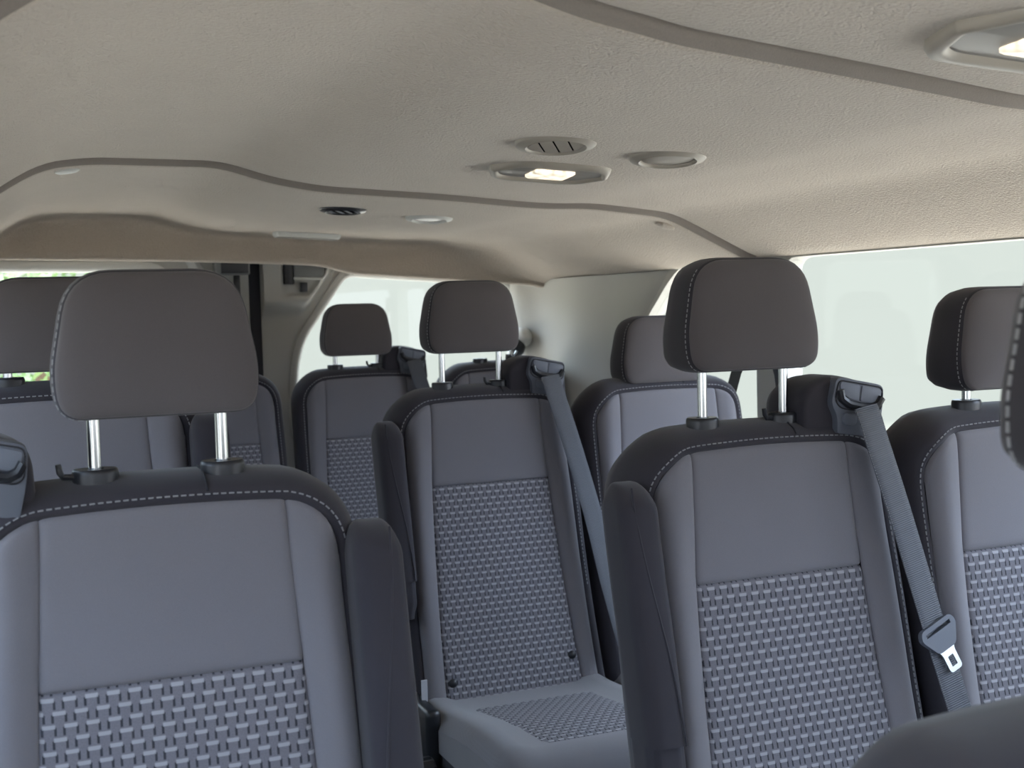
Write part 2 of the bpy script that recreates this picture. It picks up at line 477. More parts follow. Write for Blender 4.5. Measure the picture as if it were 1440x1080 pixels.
def mk_frame_line():
    mb = MB(); pts = rpoly([(-.049, .0385), (.049, .0355), (.0515, .0), (.040, -.008), (-.038, -.008), (-.0525, .004)], [.010, .010, .012, .01, .012, .01], 4)
    pts.append(pts[0]); mb.tube([tuple(TW @ Vector((x, -.0066, z))) for x, z in pts], .0011, 6); return mb.mesh('frame_line', M['seam'])
BTN = rpoly([(-.032, -.014), (.0, -.014), (.0, -.034), (-.032, -.034)], .008, 4)

# --- cushion and base
def cushion_top(x, y):
    z = -.640 + .030 * sstep((-.20 - y) / .3); a = abs(x)
    z += .012 * sstep((a - .13) / .05); o = (a - .185) / .035
    if o > 0: z -= .03 * o * o
    if y < -.60: z -= .05 * ((-.60 - y) / .06) ** 2
    return z
def mk_cushion():
    mb = MB(); G = []
    ys = [-.15, -.18, -.22, -.27, -.33, -.4, -.47, -.53, -.58, -.61, -.63, -.645, -.655, -.66]
    xs = [-.222, -.218, -.21, -.2, -.185, -.165, -.14, -.1, -.05, 0, .05, .1, .14, .165, .185, .2, .21, .218, .222]
    top = [[(x, y, cushion_top(x, y) + H) for x in xs] for y in ys]
    row0 = [(p[0], p[1], .335) for p in top[0]]; rowN = [(p[0], p[1], .335) for p in top[-1]]
    mb.grid([row0] + top + [rowN])
    L = [r[0] for r in top]; Rr = [r[-1] for r in top]
    mb.grid([L, [(p[0], p[1], .335) for p in L]]); mb.grid([Rr, [(p[0], p[1], .335) for p in Rr]])
    mb.grid([row0, rowN])
    return mb.mesh('cushion', M['gray'], sharp=60)
def mk_cush_woven():
    mb = MB(); G = []; U = []
    for j in range(15):
        t = j / 14; y = lerp(-.245, -.58, t); row = []; ur = []
        for i in range(13):
            u = i / 12; x = lerp(-1, 1, u) * lerp(.142, .122, t)
            e = min(t, 1 - t) * .335; e2 = min(u, 1 - u) * .27
            row.append((x, y, cushion_top(x, y) + H + .003 - dip(e, e2) * .8)); ur.append((x, y))
        G.append(row); U.append(ur)
    mb.grid(G, U); return mb.mesh('cushion_panel', M['woven'], sharp=80)
def mk_base():
    mb = MB(); mb.box(-.215, .215, -.64, -.02, .245, .335); return mb.mesh('seat_base', M['charcoal'], bevel=.012)
def mk_leg():
    mb = MB(); mb.tube([(0, 0, .25), (0, 0, .03)], .018, 12); mb.box(-.03, .03, -.06, .06, 0, .03); return mb.mesh('leg', M['black'])
def mk_recliner(s):
    mb = MB(); mb.box(s * .214, s * .245, -.30, .02, .27, .42); return mb.mesh('recliner_cover', M['black'], bevel=.014, seg=3)
def mk_knob(s):
    mb = MB(); rings = []
    for x, r in ((.245, .034), (.25, .038), (.285, .036), (.292, .030)):
        rings.append([(s * x, -.33 + r * math.cos(t) * (1 - .06 * (k % 2)), .305 + r * math.sin(t) * (1 - .06 * (k % 2))) for k, t in enumerate([2 * math.pi * k / 32 for k in range(32)])])
    mb.loft(rings, True, True, True); return mb.mesh('recliner_knob', M['black'], sharp=20)
def mk_button():
    mb = MB(); rings = []
    for k in range(6):
        a = math.pi / 2 * k / 5; rings.append([(.010 * math.cos(a) * math.cos(t), -.008 * math.sin(a), .010 * math.cos(a) * math.sin(t)) for t in [2 * math.pi * j / 16 for j in range(16)]])
    mb.loft(rings, True, False, True); return mb.mesh('snap_button', M['black'])
def mk_strap():
    mb = MB(); mb.box(-.006, .006, -.002, .002, -.05, .0); return mb.mesh('tag', M['label'])

def make_seat(label, x, y, dz, hr, arm=0, tower=0, e=0., group=None, sx=1., snap=False, hr_on=True, cover='brown_gray'):
    root = empty('passenger_seat', (x, y, dz)); tag(root, label, 'car seat', group)
    root.scale = (sx, 1, 1)
    bk = part('shell', 'backrest', root, mk_shell)
    part('stitch', 'stitching', bk, mk_stitch); part('capseam', 'cap_seam', bk, mk_seam)
    us = .905 if y == 1.404 else 1.
    c = lambda nm, P, D, m: (lambda: tmp_mesh(lambda: patch(P, D, nm, m, None, us)))
    part('pc', 'upper_panel', root, c('upper_panel', P_center, lambda u, v, x, z: (min(u, 1 - u) * .26, v * .18, (1 - v) * .18), M['gray']))
    part('pw%s' % us, 'woven_panel', root, c('woven_panel', P_woven, lambda u, v, x, z: (min(u, 1 - u) * .28, v * .46, (1 - v) * .46), M['woven']))
    for s in (-1, 1):
        part('ps%d' % s, 'side_bolster', root, c('side_bolster', P_strip2(s), lambda u, v, x, z: (u * .055, (1 - u) * .055, v * .6), M['gray']))
    # head restraint
    if hr_on:
        h = part('hrf' + cover, 'headrest', root, mk_hr_face, 0, H + hr, e)
        part('hrs', 'side_panel', h, mk_hr_side); [part('hrst%d%d' % (e == 0, q), 'stitching', h, lambda: mk_hr_stitch(e == 0, q)) for q in ((-1,) if e == 0 else (-1, 1))]
        if dz < -.05: part('hrback', 'stitching', h, lambda: mk_hr_stitch(None, -1))
    for s in (-1, 1):
        if hr_on: p = part('post', 'post', h, mk_post, .004, -hr - .02, s * .0677); p.scale = (1, 1, hr + .06)
        k = part('collar', 'headrest_collar', root, mk_collar, .004, H + .006, e + s * .0677)
        if s == (1 if tower >= 0 else -1): part('lever%d' % s, 'release_lever', k, lambda: mk_lever(-s if tower > 0 else s))
    if arm:
        a = part('arm', 'armrest', root, mk_arm, 0, 0, arm * (.232 if arm < 0 else .222))
        part('pipe%d' % arm, 'piping', a, lambda: mk_arm_piping(-arm)); part('boot', 'armrest_boot', a, mk_arm_boot)
    if tower:
        t = part('tower', 'belt_housing', root, mk_tower)
        part('bez', 'bezel', t, lambda: plate(BEZ, -.006, .02, 'bezel', M['bezel'], .003))
        part('flapl', 'flap', t, lambda: plate(FLAP_L, -.0082, .0, 'flap', M['flap'])); part('flapr', 'flap', t, lambda: plate(FLAP_R, -.0082, .0, 'flap', M['flap']))
        part('slot', 'belt_slot', t, mk_slot); part('fline', 'frame_line', t, mk_frame_line)
        part('btn', 'release_button', t, lambda: plate(BTN, -.0085, 0., 'release_button', M['flap'], .0025))
        if tower < 0: t.scale = (.78, 1, 1); t.location.x = -.286
    if snap:
        for bx, bz in ((-.140, -.607), (.140, -.585)):
            part('snap', 'snap_button', root, mk_button, front(bx, bz) + .001, bz + H, bx)
    cu = part('cush', 'cushion', root, mk_cushion); part('cushw', 'cushion_panel', cu, mk_cush_woven)
    part('base', 'seat_base', root, mk_base)
    for lx in (-.17, .17):
        for ly in (-.54, -.10): part('leg', 'leg', root, mk_leg, ly, -dz, lx).scale = (1, 1, (.25 + dz) / .25)
    if arm:
        r_ = part('recl%d' % arm, 'recliner_cover', root, lambda: mk_recliner(arm)); part('knob%d' % arm, 'recliner_knob', root, lambda: mk_knob(arm))
        part('tagstrap', 'tag', root, mk_strap, -.22, .46, arm * .222)
    return root

def belt(label, seat_xy, path, tongue=None):
    root = empty('seat_belt', (seat_xy[0], seat_xy[1], H)); tag(root, label, 'seat belt', 'seat belts hanging from the seat shoulders')
    w = .052; mb = MB(); pts = [Vector(p) for p in path]
    # resample smoothly
    fine = []
    for i in range(len(pts) - 1):
        p0 = pts[max(0, i - 1)]; p1 = pts[i]; p2 = pts[i + 1]; p3 = pts[min(len(pts) - 1, i + 2)]
        for k in range(8):
            t = k / 8
            fine.append(.5 * ((2 * p1) + (p2 - p0) * t + (2 * p0 - 5 * p1 + 4 * p2 - p3) * t * t + (3 * p1 - p0 - 3 * p2 + p3) * t ** 3))
    fine.append(pts[-1]); G = []; U = []; acc = 0; Bk = []
    for i, p in enumerate(fine):
        a = fine[max(0, i - 1)]; c = fine[min(len(fine) - 1, i + 1)]; d = (c - a).normalized()
        if i: acc += (p - fine[i - 1]).length
        nrm = Vector((.25, -1, .1)); side = d.cross(nrm).normalized(); side = -side if side.x < 0 else side
        nn = side.cross(d).normalized(); nn = -nn if nn.y > 0 else nn
        row = [p + side * w * f + nn * h for f, h in ((-.5, 0), (-.47, .0008), (-.25, .0011), (0, .0012), (.25, .0011), (.47, .0008), (.5, 0), (.47, -.0006), (0, -.0006), (-.47, -.0006), (-.5, 0))]
        G.append(row); U.append([(0, acc)] * len(row))
    mb.grid(G, U); mb.build('webbing', M['webbing'], root, sharp=60)
    # selvedge stitches
    for f in (-.46, .46):
        pth = []
        for i, p in enumerate(fine):
            a = fine[max(0, i - 1)]; c = fine[min(len(fine) - 1, i + 1)]; d = (c - a).normalized(); nrm = Vector((.25, -1, .1)); side = d.cross(nrm).normalized(); side = -side if side.x < 0 else side
            pth.append(p + side * w * f + Vector((0, -.0012, 0)))
        if tongue: dashes(pth, .0016, .0045, .0005).build('edge_stitching', M['stitch'], root)
    if tongue:
        i, off = tongue
        p = fine[i]; d = (fine[i + 1] - fine[i - 1]).normalized(); z = -d
        z = (Matrix.Rotation(R(off), 3, Vector((0, -1, 0))) @ z).normalized()
        yv = Vector((.15, -1, 0)); xv = yv.cross(z).normalized() * -1; xv = xv if xv.x > 0 else -xv; yv = z.cross(xv).normalized(); yv = yv if yv.y > 0 else -yv
        T = Matrix((( xv.x, yv.x, z.x, p.x), (xv.y, yv.y, z.y, p.y), (xv.z, yv.z, z.z, p.z), (0, 0, 0, 1)))
        body = rpoly([(-.036, .010), (-.030, .022), (.030, .022), (.036, .010), (.018, -.018), (-.018, -.018)], [.006, .006, .006, .006, .006, .006], 3)
        hole = [(-.0255, .010), (.0255, .010), (.0255, .0155), (-.0255, .0155)]
        b_ = flat_panel(body, [hole], lambda a, b, t: T @ Vector((a, t - .010, b)), .008, 'tongue_grip', M['bezel'], root)
        pl = rpoly([(-.020, -.010), (.020, -.010), (.0125, -.022), (.0125, -.050), (-.0125, -.050), (-.0125, -.022)], [.002, .002, .004, .006, .006, .004], 4)
        hl = rpoly([(-.0055, -.028), (.0055, -.028), (.0055, -.043), (-.0055, -.043)], .001, 2)
        flat_panel(pl, [hl], lambda a, b, t: T @ Vector((a, t - .0075, b)), .0028, 'tongue', M['steel'], root)
    return root

ROW2, ROW3, ROW4 = 1.509, 2.596, 3.733
make_seat('nearest gray seat at the left with a folded armrest along its right side', .166, 1.404, 0, .068, arm=1, tower=-1, e=0.)
make_seat('aisle seat of the nearest right pair, brown-gray headrest against the window', 1.004, ROW2, 0, .078, arm=-1, tower=1, e=-.0174)
make_seat('window seat at the right edge, black-sided headrest against the white glass', 1.464, ROW2, 0, .029, e=-.004)
make_seat('seat in the middle of the view with black snap buttons and visible cushion', 1.002, ROW3, 0, .078, arm=-1, tower=1, e=-.0174, snap=True)
make_seat('window seat with its headrest pushed fully down, behind the tall brown-gray headrest', 1.462, ROW3, 0, -.012, e=-.004)
make_seat('seat at the left edge, mostly hidden behind the nearest left seat', .10, 2.25, .066, .022, arm=1, e=0., sx=1.1)
make_seat('back row seat whose small headrest stands against the right rear door window', 1.058, ROW4, 0, .040, tower=1, e=-.0174)
make_seat('back row seat seen between the left headrest posts, at the door pillar', .585, ROW4, 0, .040, e=0.)
make_seat('back row corner seat without a headrest, glimpsed between the middle headrest posts', 1.520, ROW4, 0, .040, e=-.004, hr_on=False)
make_seat('blurred dark seat cut off at the lower right corner, nearest the camera', .682, .60, -.105, .157, e=.052)

belt('black belt with steel tongue between the two nearest right seats', (1.004, ROW2),
     [(.147, -.0585, .022), (.150, -.064, .008), (.157, -.072, -.03), (.179, -.092, -.13), (.206, -.128, -.285), (.229, -.168, -.43), (.244, -.215, -.56)], tongue=(33, 12))
belt('black belt over the right shoulder of the middle seat', (1.002, ROW3),
     [(.147, -.0585, .022), (.150, -.064, .008), (.158, -.072, -.03), (.182, -.092, -.13), (.212, -.128, -.285), (.229, -.168, -.43), (.244, -.215, -.56)])
belt('black belt over the shoulder of the back row seat by the right rear window', (1.058, ROW4),
     [(.147, -.0585, .022), (.150, -.064, .008), (.158, -.072, -.03), (.182, -.092, -.13), (.212, -.128, -.285), (.229, -.168, -.43), (.244, -.215, -.56)])

# ------------------------------------------------------------------ van shell
KX = [(-.18, 1.288), (-.10, 1.35), (-.04, 1.40), (.035, 1.455), (.11, 1.50), (.2, 1.512), (.45, 1.51), (.56, 1.478), (.66, 1.462), (.95, 1.447), (1.2, 1.432), (1.3, 1.432), (1.5, 1.41), (1.6, 1.365), (1.68, 1.328), (1.745, 1.299)]
KH = [(-.18, 1.30), (-.06, 1.375), (.04, 1.392), (.3, 1.387), (.55, 1.382), (.82, 1.372), (.95, 1.366), (1.0, 1.358), (1.08, 1.336), (1.3, 1.320), (1.7, 1.290), (1.745, 1.28)]
def zc(x): return smooth_interp(KX, x, .035)
def zh(x): return smooth_interp(KH, x, .02)
def edge_fade(x): return sstep((x + .16) / .25) * sstep((1.74 - x) / .2)
def yf(x): return 1.11 + .18 * max(0, x - .62)
def yr(x): return 2.60 + (.03 * math.exp(-((x - 1.15) / .15) ** 2))
XS = [-.18 + 1.925 * i / 110 for i in range(111)]
def ceil_rows():
    rows = []
    def level(y, x):
        return 0
    def add(fn): rows.append([fn(x) for x in XS])
    F1, F2 = .024, .012
    for y in (-.95, -.7, -.4, -.1, .2, .45, .65, .8, .92, 1.0): add(lambda x: (x, y + (yf(x) - 1.11) * sstep(y), zc(x) + F1))
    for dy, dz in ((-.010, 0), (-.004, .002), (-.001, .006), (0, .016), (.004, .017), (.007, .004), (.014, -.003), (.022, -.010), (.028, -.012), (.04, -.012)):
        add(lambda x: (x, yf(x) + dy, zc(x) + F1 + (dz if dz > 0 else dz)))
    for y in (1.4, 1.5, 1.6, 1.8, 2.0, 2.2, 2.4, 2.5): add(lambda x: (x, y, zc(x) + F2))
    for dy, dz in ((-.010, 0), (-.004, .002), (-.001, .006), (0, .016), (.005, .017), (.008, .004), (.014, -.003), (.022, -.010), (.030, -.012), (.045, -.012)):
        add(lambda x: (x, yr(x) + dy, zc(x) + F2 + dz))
    for y in (2.75, 2.9, 3.1, 3.3, 3.5, 3.6, 3.65, 3.68): add(lambda x: (x, y, zc(x)))
    def soft(x): return max(sstep((x - 1.22) / .36), sstep((.10 - x) / .16))
    for y, y2, t in ((3.80, 3.70, .0), (3.84, 3.73, .015), (3.868, 3.755, .045), (3.885, 3.775, .09), (3.893, 3.80, .16), (3.895, 3.825, .3), (3.890, 3.845, .5), (3.884, 3.86, .7), (3.879, 3.87, .85), (3.876, 3.874, .94)):
        add(lambda x: (x, lerp(y, y2, soft(x)), lerp(zc(x), zh(x) + .004, t) if zc(x) > zh(x) else zc(x)))
    for dy, dz in ((3.8755, .0), (3.879, -.005), (3.888, -.008), (3.905, -.008), (3.95, -.003), (3.985, .0), (3.994, .012), (3.994, .05)):
        add(lambda x: (x, dy, zh(x) + dz))
    return rows
mb = MB(); rows = ceil_rows(); mb.grid(rows)
# rolled edges along the window line
for i, s in ((0, -1), (-1, 1)):
    mb.grid([[(r[i][0] + s * o, r[i][1], r[i][2] + dz) for r in rows[:-8]] for o, dz in ((0, 0), (.003, -.0015), (.008, -.001), (.016, .002), (.034, .008), (.034, .03))])
ceil = mb.build('ceiling', M['headliner'], sharp=70); ceil.data.materials.append(M['shade_band'])
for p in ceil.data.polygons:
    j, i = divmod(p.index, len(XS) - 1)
    if j in (13, 14, 15, 16) or j in (31, 32, 33, 34): p.material_index = 1; tag(ceil, kind='structure')  # seam rows get the painted groove shade
mb = MB(); mb.box(-.24, 1.82, -1.0, 4.13, 1.545, 1.575); tag(mb.build('roof', M['body'], bevel=.01), kind='structure')
mb = MB(); mb.box(-.24, 1.82, -1.0, 4.12, -.04, 0); tag(mb.build('floor', M['floor'], bevel=.003), kind='structure')

XR, XL = 1.752, -.187
SILL = .83
w1 = rpoly([(.95, SILL), (2.505, SILL), (2.505, 1.31), (.95, 1.31)], .05, 5)
w2 = rpoly([(2.625, SILL), (3.235, SILL), (3.235, 1.08), (3.19, 1.16), (3.05, 1.272), (2.98, 1.31), (2.625, 1.31)], [.05, .05, .05, .05, .03, .03, .05], 5)
w0 = rpoly([(-.7, .9), (.80, SILL), (.80, 1.31), (-.3, 1.31)], .06, 5)
outer = [(-1.0, 0), (4.12, 0), (4.12, 1.545), (-1.0, 1.545)]
tag(flat_panel(outer, [w0, w1, w2], lambda a, b, t: (XR + t, a, b), .05, 'wall_right', M['trim']), kind='structure')
tag(flat_panel(outer, [w0, w1, w2], lambda a, b, t: (XL - t, a, b), .05, 'wall_left', M['trim']), kind='structure')
for k, (wp, xx) in enumerate(((w1, XR), (w2, XR), (w0, XR), (w1, XL), (w2, XL), (w0, XL))):
    s = 1 if xx > 0 else -1
    o = flat_panel(wp, [], lambda a, b, t: (xx + s * (.022 + t), a, b), .004, 'window_%d' % (k + 1), M['dimming'] if k in (3, 4) else M['glass']); tag(o, kind='structure')
# front bulkhead under the windscreen, and the windscreen
fw = rpoly([(-.1, .95), (1.66, .95), (1.58, 1.38), (-.02, 1.38)], .06, 5)
tag(flat_panel([(-.187, 0), (1.752, 0), (1.752, 1.545), (-.187, 1.545)], [fw], lambda a, b, t: (a, -.95 - t, b), .05, 'wall_front', M['trim']), kind='structure')
tag(flat_panel(fw, [], lambda a, b, t: (a, -.972 - t, b), .005, 'window_7', M['glass']), kind='structure')

# pillar cover on the right rear corner: gently moulded
mb = MB(); G = []
for z in [.30, .6, .85, .95, 1.02, 1.08, 1.12, 1.16, 1.20, 1.24, 1.272, 1.30]:
    y0 = interp([(1.08, 3.25), (1.16, 3.205), (1.272, 3.075), (1.31, 3.03)], z); row = []
    for k in range(41):
        t = k / 40; y = lerp(y0, 4.05, t)
        x = 1.744 - .012 * math.exp(-((y - 3.62) / .13) ** 2) + .003 * math.exp(-((y - 3.40) / .03) ** 2) - .055 * sstep((y - 3.84) / .2) ** 2
        if t < .06: x += .009 * (1 - t / .06) ** 2
        row.append((x, y, z))
    G.append(row)
mb.grid(G); tag(mb.build('trim_1', M['trim'], sharp=80), kind='structure')

# rear doors
YD = 4.06
def dfn(a, b, t): return (a, YD + t, b)
dl = rpoly([(-.075, .78), (.485, .78), (.525, 1.05), (.515, 1.353), (-.03, 1.362)], [.06, .06, .05, .06, .07], 6)
dr = rpoly([(.925, .78), (1.695, .78), (1.70, 1.288), (1.105, 1.333), (.948, 1.112), (.926, 1.0)], [.05, .05, .04, .035, .06, .05], 6)
def door(name, x0, x1, hole, rim_mat, n):
    o = flat_panel([(x0, .05), (x1, .05), (x1, 1.43), (x0, 1.43)], [hole], dfn, .05, name, M['trim']); tag(o, kind='structure')
    # raised rim round the glass
    c = Vector((sum(p[0] for p in hole) / len(hole), sum(p[1] for p in hole) / len(hole)))
    mb = MB(); rings = []; L = len(hole)
    for off, y in ((.028, .0), (.026, -.008), (.018, -.011), (.006, -.009), (-.004, .0), (-.007, .02)):
        ring = []
        for i, p in enumerate(hole):
            a = Vector(hole[i - 1]); q = Vector(hole[(i + 1) % L]); d = (q - a).normalized(); ring.append((p[0] + d.y * off, YD + y, p[1] - d.x * off))
        rings.append(ring)
    mb.loft(rings, True); mb.build('window_rim', rim_mat, o, sharp=50)
    flat_panel(hole, [], lambda a, b, t: (a, YD + .03 + t, b), .004, 'glass', M['glass'], o)
    return o
d1 = door('door_1', -.18, .792, dl, M['trimlight'], 1)
d2 = door('door_2', .806, 1.745, dr, M['trim'], 2)
mb = MB(); mb.box(.780, .818, YD - .004, YD + .045, .05, 1.43); tag(mb.build('trim_2', M['seam'], bevel=.006), kind='structure')
# left door: post with a diagonal light moulding, latch box
mb = MB(); mb.grid([[(.575, YD - .004, 1.40), (.592, YD - .02, 1.40), (.61, YD - .004, 1.40)], [(.60, YD - .004, 1.34), (.632, YD - .02, 1.34), (.65, YD - .004, 1.34)], [(.66, YD - .002, 1.25), (.685, YD - .012, 1.25), (.70, YD - .002, 1.25)], [(.70, YD, 1.0), (.72, YD - .006, 1.0), (.735, YD, 1.0)]])
mb.build('moulding', M['trimlight'], d1, sharp=80)
mb = MB(); mb.box(.668, .778, YD - .05, YD, 1.335, 1.405); lb = mb.build('latch_cover', M['trimdark'], d1, bevel=.006)
mb = MB(); mb.box(.685, .772, YD - .056, YD - .05, 1.340, 1.400); mb.build('latch', M['black'], lb, bevel=.003)
mb = MB(); mb.box(.732, .752, YD - .012, YD + .01, 1.255, 1.335); mb.build('latch_rod', M['black'], d1, bevel=.003)
# right door: moulded grip recess and the black latch
mb = MB(); G = []
for j in range(33):
    v = j / 32; z = lerp(1.19, 1.395, v); row = []
    xh = min(.948 + .71 * (z - 1.112), 1.115)
    for i in range(33):
        u = i / 32; x = lerp(.822, xh - .03, u); edge = xh - .052
        bot = 1.215 + .01 * (x - .82)
        inside = sstep((edge - x) / .03) * sstep((z - bot + .02) / .055); y = -.034 * inside
        # ridge along the lower and right border, scooped pocket above it
        pocket = sstep((edge - .028 - x) / .018) * sstep((z - bot - .045) / .012) * sstep((x - .875) / .03)
        y += .016 * pocket
        row.append((x, YD - .002 + y, z))
    G.append(row)
mb.grid(G); gp = mb.build('grip_moulding', M['trim'], d2, sharp=80)
mb = MB(); mb.tube([(.905, YD - .032, z) for z in (1.302, 1.304, 1.385, 1.39)], [.014, .018, .018, .018], 20); lk = mb.build('latch', M['black'], d2)
mb = MB(); mb.box(.92, 1.02, YD - .045, YD - .02, 1.325, 1.385); mb.build('latch_lever', M['trimdark'], lk, bevel=.006)
mb = MB(); mb.tube([(.918, YD - .046, 1.322), (1.012, YD - .046, 1.318), (1.026, YD - .046, 1.335), (1.036, YD - .046, 1.38)], .004, 8); mb.build('latch_trim', M['trimlight'], lk)
mb = MB(); mb.box(.942, .964, YD - .040, YD - .02, 1.277, 1.308); mb.build('lock_hole', M['black'], d2, bevel=.002)
# body behind / above the doors
mb = MB(); mb.box(-.187, 1.752, 4.045, 4.12, 1.435, 1.545); tag(mb.build('wall_rear', M['trim']), kind='structure')

# belt anchor on the right rear pillar
an = empty('belt_anchor', (1.70, 3.98, 1.09)); tag(an, 'gray capped belt anchor with black loop on the rear right pillar', 'belt anchor')
def ell(cx, cy, cz, rx, ry, rz, n=14, m=10):
    rings = []
    for j in range(m + 1):
        a = -math.pi / 2 + math.pi * j / m; rings.append([(cx + rx * math.cos(a) * math.cos(t) + 0, cy + ry * math.cos(a) * math.sin(t), cz + rz * math.sin(a)) for t in [2 * math.pi * k / n for k in range(n)]])
    return rings
mb = MB(); mb.loft(ell(0, 0, .015, .035, .05, .035)); mb.build('cap', M['trimlight'], an)
mb = MB(); mb.loft(ell(-.026, -.012, -.018, .03, .034, .034)); mb.build('loop', M['black'], an)
mb = MB(); mb.tube([(-.055, -.03, -.005), (-.062, -.035, -.03), (-.05, -.035, -.05), (-.04, -.045, -.03)], .005, 8); mb.build('buckle_ring', M['steel'], an)
mb = MB(); mb.grid([[(-.075, -.03, -.04), (-.04, -.045, -.04)], [(-.08, -.03, -.1), (-.042, -.045, -.1)], [(-.085, -.03, -.3), (-.045, -.045, -.3)]]); mb.build('webbing', M['webbing'], an)
# belt hanging at the middle pillar
hb = empty('hanging_belt', (1.70, 2.56, 1.15)); tag(hb, 'black belt hanging at the pillar beside the lowered window headrest', 'seat belt')
mb = MB()
def strip(pts, w):
    mb.grid([[Vector(p) + Vector((0, -w / 2, 0)), Vector(p) + Vector((0, w / 2, 0))] for p in pts])
    mb.grid([[Vector(p) + Vector((.0015, -w / 2, 0)), Vector(p) + Vector((.0015, w / 2, 0))] for p in pts])
strip([(.02, 0, .08), (.01, .02, -.02), (.0, .08, -.12), (-.02, .10, -.22), (-.03, .11, -.55)], .046)
strip([(.02, 0, .08), (.025, -.03, -.02), (.02, -.08, -.12), (.02, -.10, -.22), (.02, -.10, -.55)], .046)
mb.build('webbing', M['webbing'], hb, sharp=60)
mb = MB(); mb.box(.022, .05, -.03, .03, .05, .12); mb.build('anchor_cover', M['black'], hb, bevel=.008)

# ------------------------------------------------------------------ ceiling fittings
def lev(y): return .024 if y < 1.1 else (.012 if y < 2.61 else 0)
def frame_at(x, y, tilt=0):
    """matrix with local z pointing down out of the headliner, x across, y to the rear"""
    z = zc(x) + lev(y); s = (zc(x + .05) - zc(x - .05)) / .10
    X = Vector((1, 0, s)).normalized(); Y = Matrix.Rotation(R(-tilt), 3, X) @ Vector((0, 1, 0)); Z = X.cross(Y)
    return Matrix(((X.x, Y.x, -Z.x, x), (X.y, Y.y, -Z.y, y), (X.z, Y.z, -Z.z, z), (0, 0, 0, 1)))
def circ(r, h, n=48, rx=None): return [((rx or r) * math.cos(t), r * math.sin(t), h) for t in [2 * math.pi * k / n for k in range(n)]]
def place(o, x, y, tilt=0):
    o.matrix_world = frame_at(x, y, tilt)
def air_vent(x, y, r, label, cat, style):
    root = empty({'slats': 'air_vent', 'blank': 'vent_cover', 'dark': 'air_vent', 'ring': 'vent_cover'}[style]); place(root, x, y, {'slats': 5.5, 'blank': 5, 'dark': 2.5, 'ring': 4}[style]); tag(root, label, cat)
    mt = M['taupe'] if style in ('slats', 'blank') else (M['black'] if style == 'dark' else M['trimlight'])
    mb = MB()
    mb.loft([circ(r, -.004), circ(r, .003), circ(r * .97, .0055), circ(r * .80, .008), circ(r * .76, .0095), circ(r * .72, .008), circ(r * .705, .005), circ(r * .70, -.004)], True, False, False)
    mb.build('bezel', mt, root, sharp=50)
    mb = MB()
    if style in ('slats', 'dark'):
        mb.loft([circ(r * .71, .0046), circ(r * .02, .0046)], True, False, True); mb.build('recess', M['matte'], root)
        sm = M['taupe'] if style == 'slats' else M['bezel']
        for k in range(4):
            u = (-.54 + .36 * k) * r; L = math.sqrt(max(0, (r * .68) ** 2 - u * u)); s = MB()
            w = .15 * r if style == 'slats' else .05 * r
            cl = lambda q: math.sqrt(max(1e-6, (r * .70) ** 2 - q * q))
            P4 = [(u - w, -cl(u - w)), (u + w, -cl(u + w)), (u + w, cl(u + w)), (u - w, cl(u - w))]
            P4 = [(.84 * a + .54 * b, -.54 * a + .84 * b) for a, b in P4]
            s.loft([[(a, b, .0035) for a, b in P4], [(a, b, .0066) for a, b in P4]], True, True, True)
            s.build('slat', sm, root, smooth=False)
    else:
        rr = r * .69
        mb.loft([circ(rr * 1.02, .002), circ(rr * .95, .0045), circ(rr * .5, .0055), circ(rr * .03, .006)], True, False, True); mb.build('disc', M['taupe'] if style == 'blank' else M['lampgray'], root)
    return root
air_vent(.833, 1.795, .064, 'round taupe ceiling vent with diagonal slats', 'air vent', 'slats')
air_vent(1.056, 1.835, .064, 'plain round taupe ceiling disc right of the slatted vent', 'ceiling disc', 'blank')
air_vent(.797, 2.938, .056, 'dark round ceiling vent behind the roof seam', 'air vent', 'dark')
air_vent(1.042, 3.018, .060, 'pale ringed ceiling disc right of the dark vent', 'ceiling disc', 'ring')
def dome_light(x, y, L, W, label, lit=True):
    root = empty('dome_light'); place(root, x, y, 3); tag(root, label, 'ceiling light')
    o = lambda s, h: [(px * s[0], py * s[1], h) for px, py in rpoly([(-L / 2, 0), (-L * .36, -W / 2), (L * .36, -W / 2), (L / 2, 0), (L * .36, W / 2), (-L * .36, W / 2)], [.004, .04, .04, .004, .04, .04], 6)]
    mb = MB(); mb.loft([o((1, 1), -.004), o((1, 1), .003), o((.985, .95), .010), o((.93, .80), .013), o((.90, .74), .012), o((.88, .70), .006)], True); mb.build('housing', M['taupe'], root, sharp=60)
    mb = MB(); mb.loft([o((.885, .71), .006), o((.84, .62), .0075), o((.05, .05), .008)], True, False, True); mb.build('plate', M['lampgray'], root, sharp=60)
    lx = L * .175; ly = W * .19
    q = lambda s, h: [(px * s, py * s, h) for px, py in rpoly([(-lx, -ly), (lx * .9, -ly), (lx, ly), (-lx * .9, ly)], .008, 4)]
    mb = MB(); mb.loft([q(1, .006), q(1, .0115), q(.93, .0135), q(.1, .0145)], True, False, True); mb.build('lens', M['lens'] if lit else M['trimlight'], root, sharp=50)
    return root
dome_light(.957, 2.09, .235, .18, 'lit ceiling light with clear lens, below the slatted vent')
dome_light(1.005, .965, .26, .20, 'lit ceiling light cut off at the top right corner')
bar = empty('grab_trim'); place(bar, .905, 3.76); tag(bar, 'narrow gray light bar at the rear ceiling edge', 'ceiling light')
o_ = lambda s, h: [(px * s, py * s, h) for px, py in rpoly([(-.10, -.035), (.10, -.035), (.10, .035), (-.10, .035)], .015, 4)]
bar.name = 'rear_light'
mb = MB(); mb.loft([o_(1, -.004), o_(1, .008), o_(.95, .015)], True, False, True); mb.build('housing', M['trimlight'], bar, sharp=50)
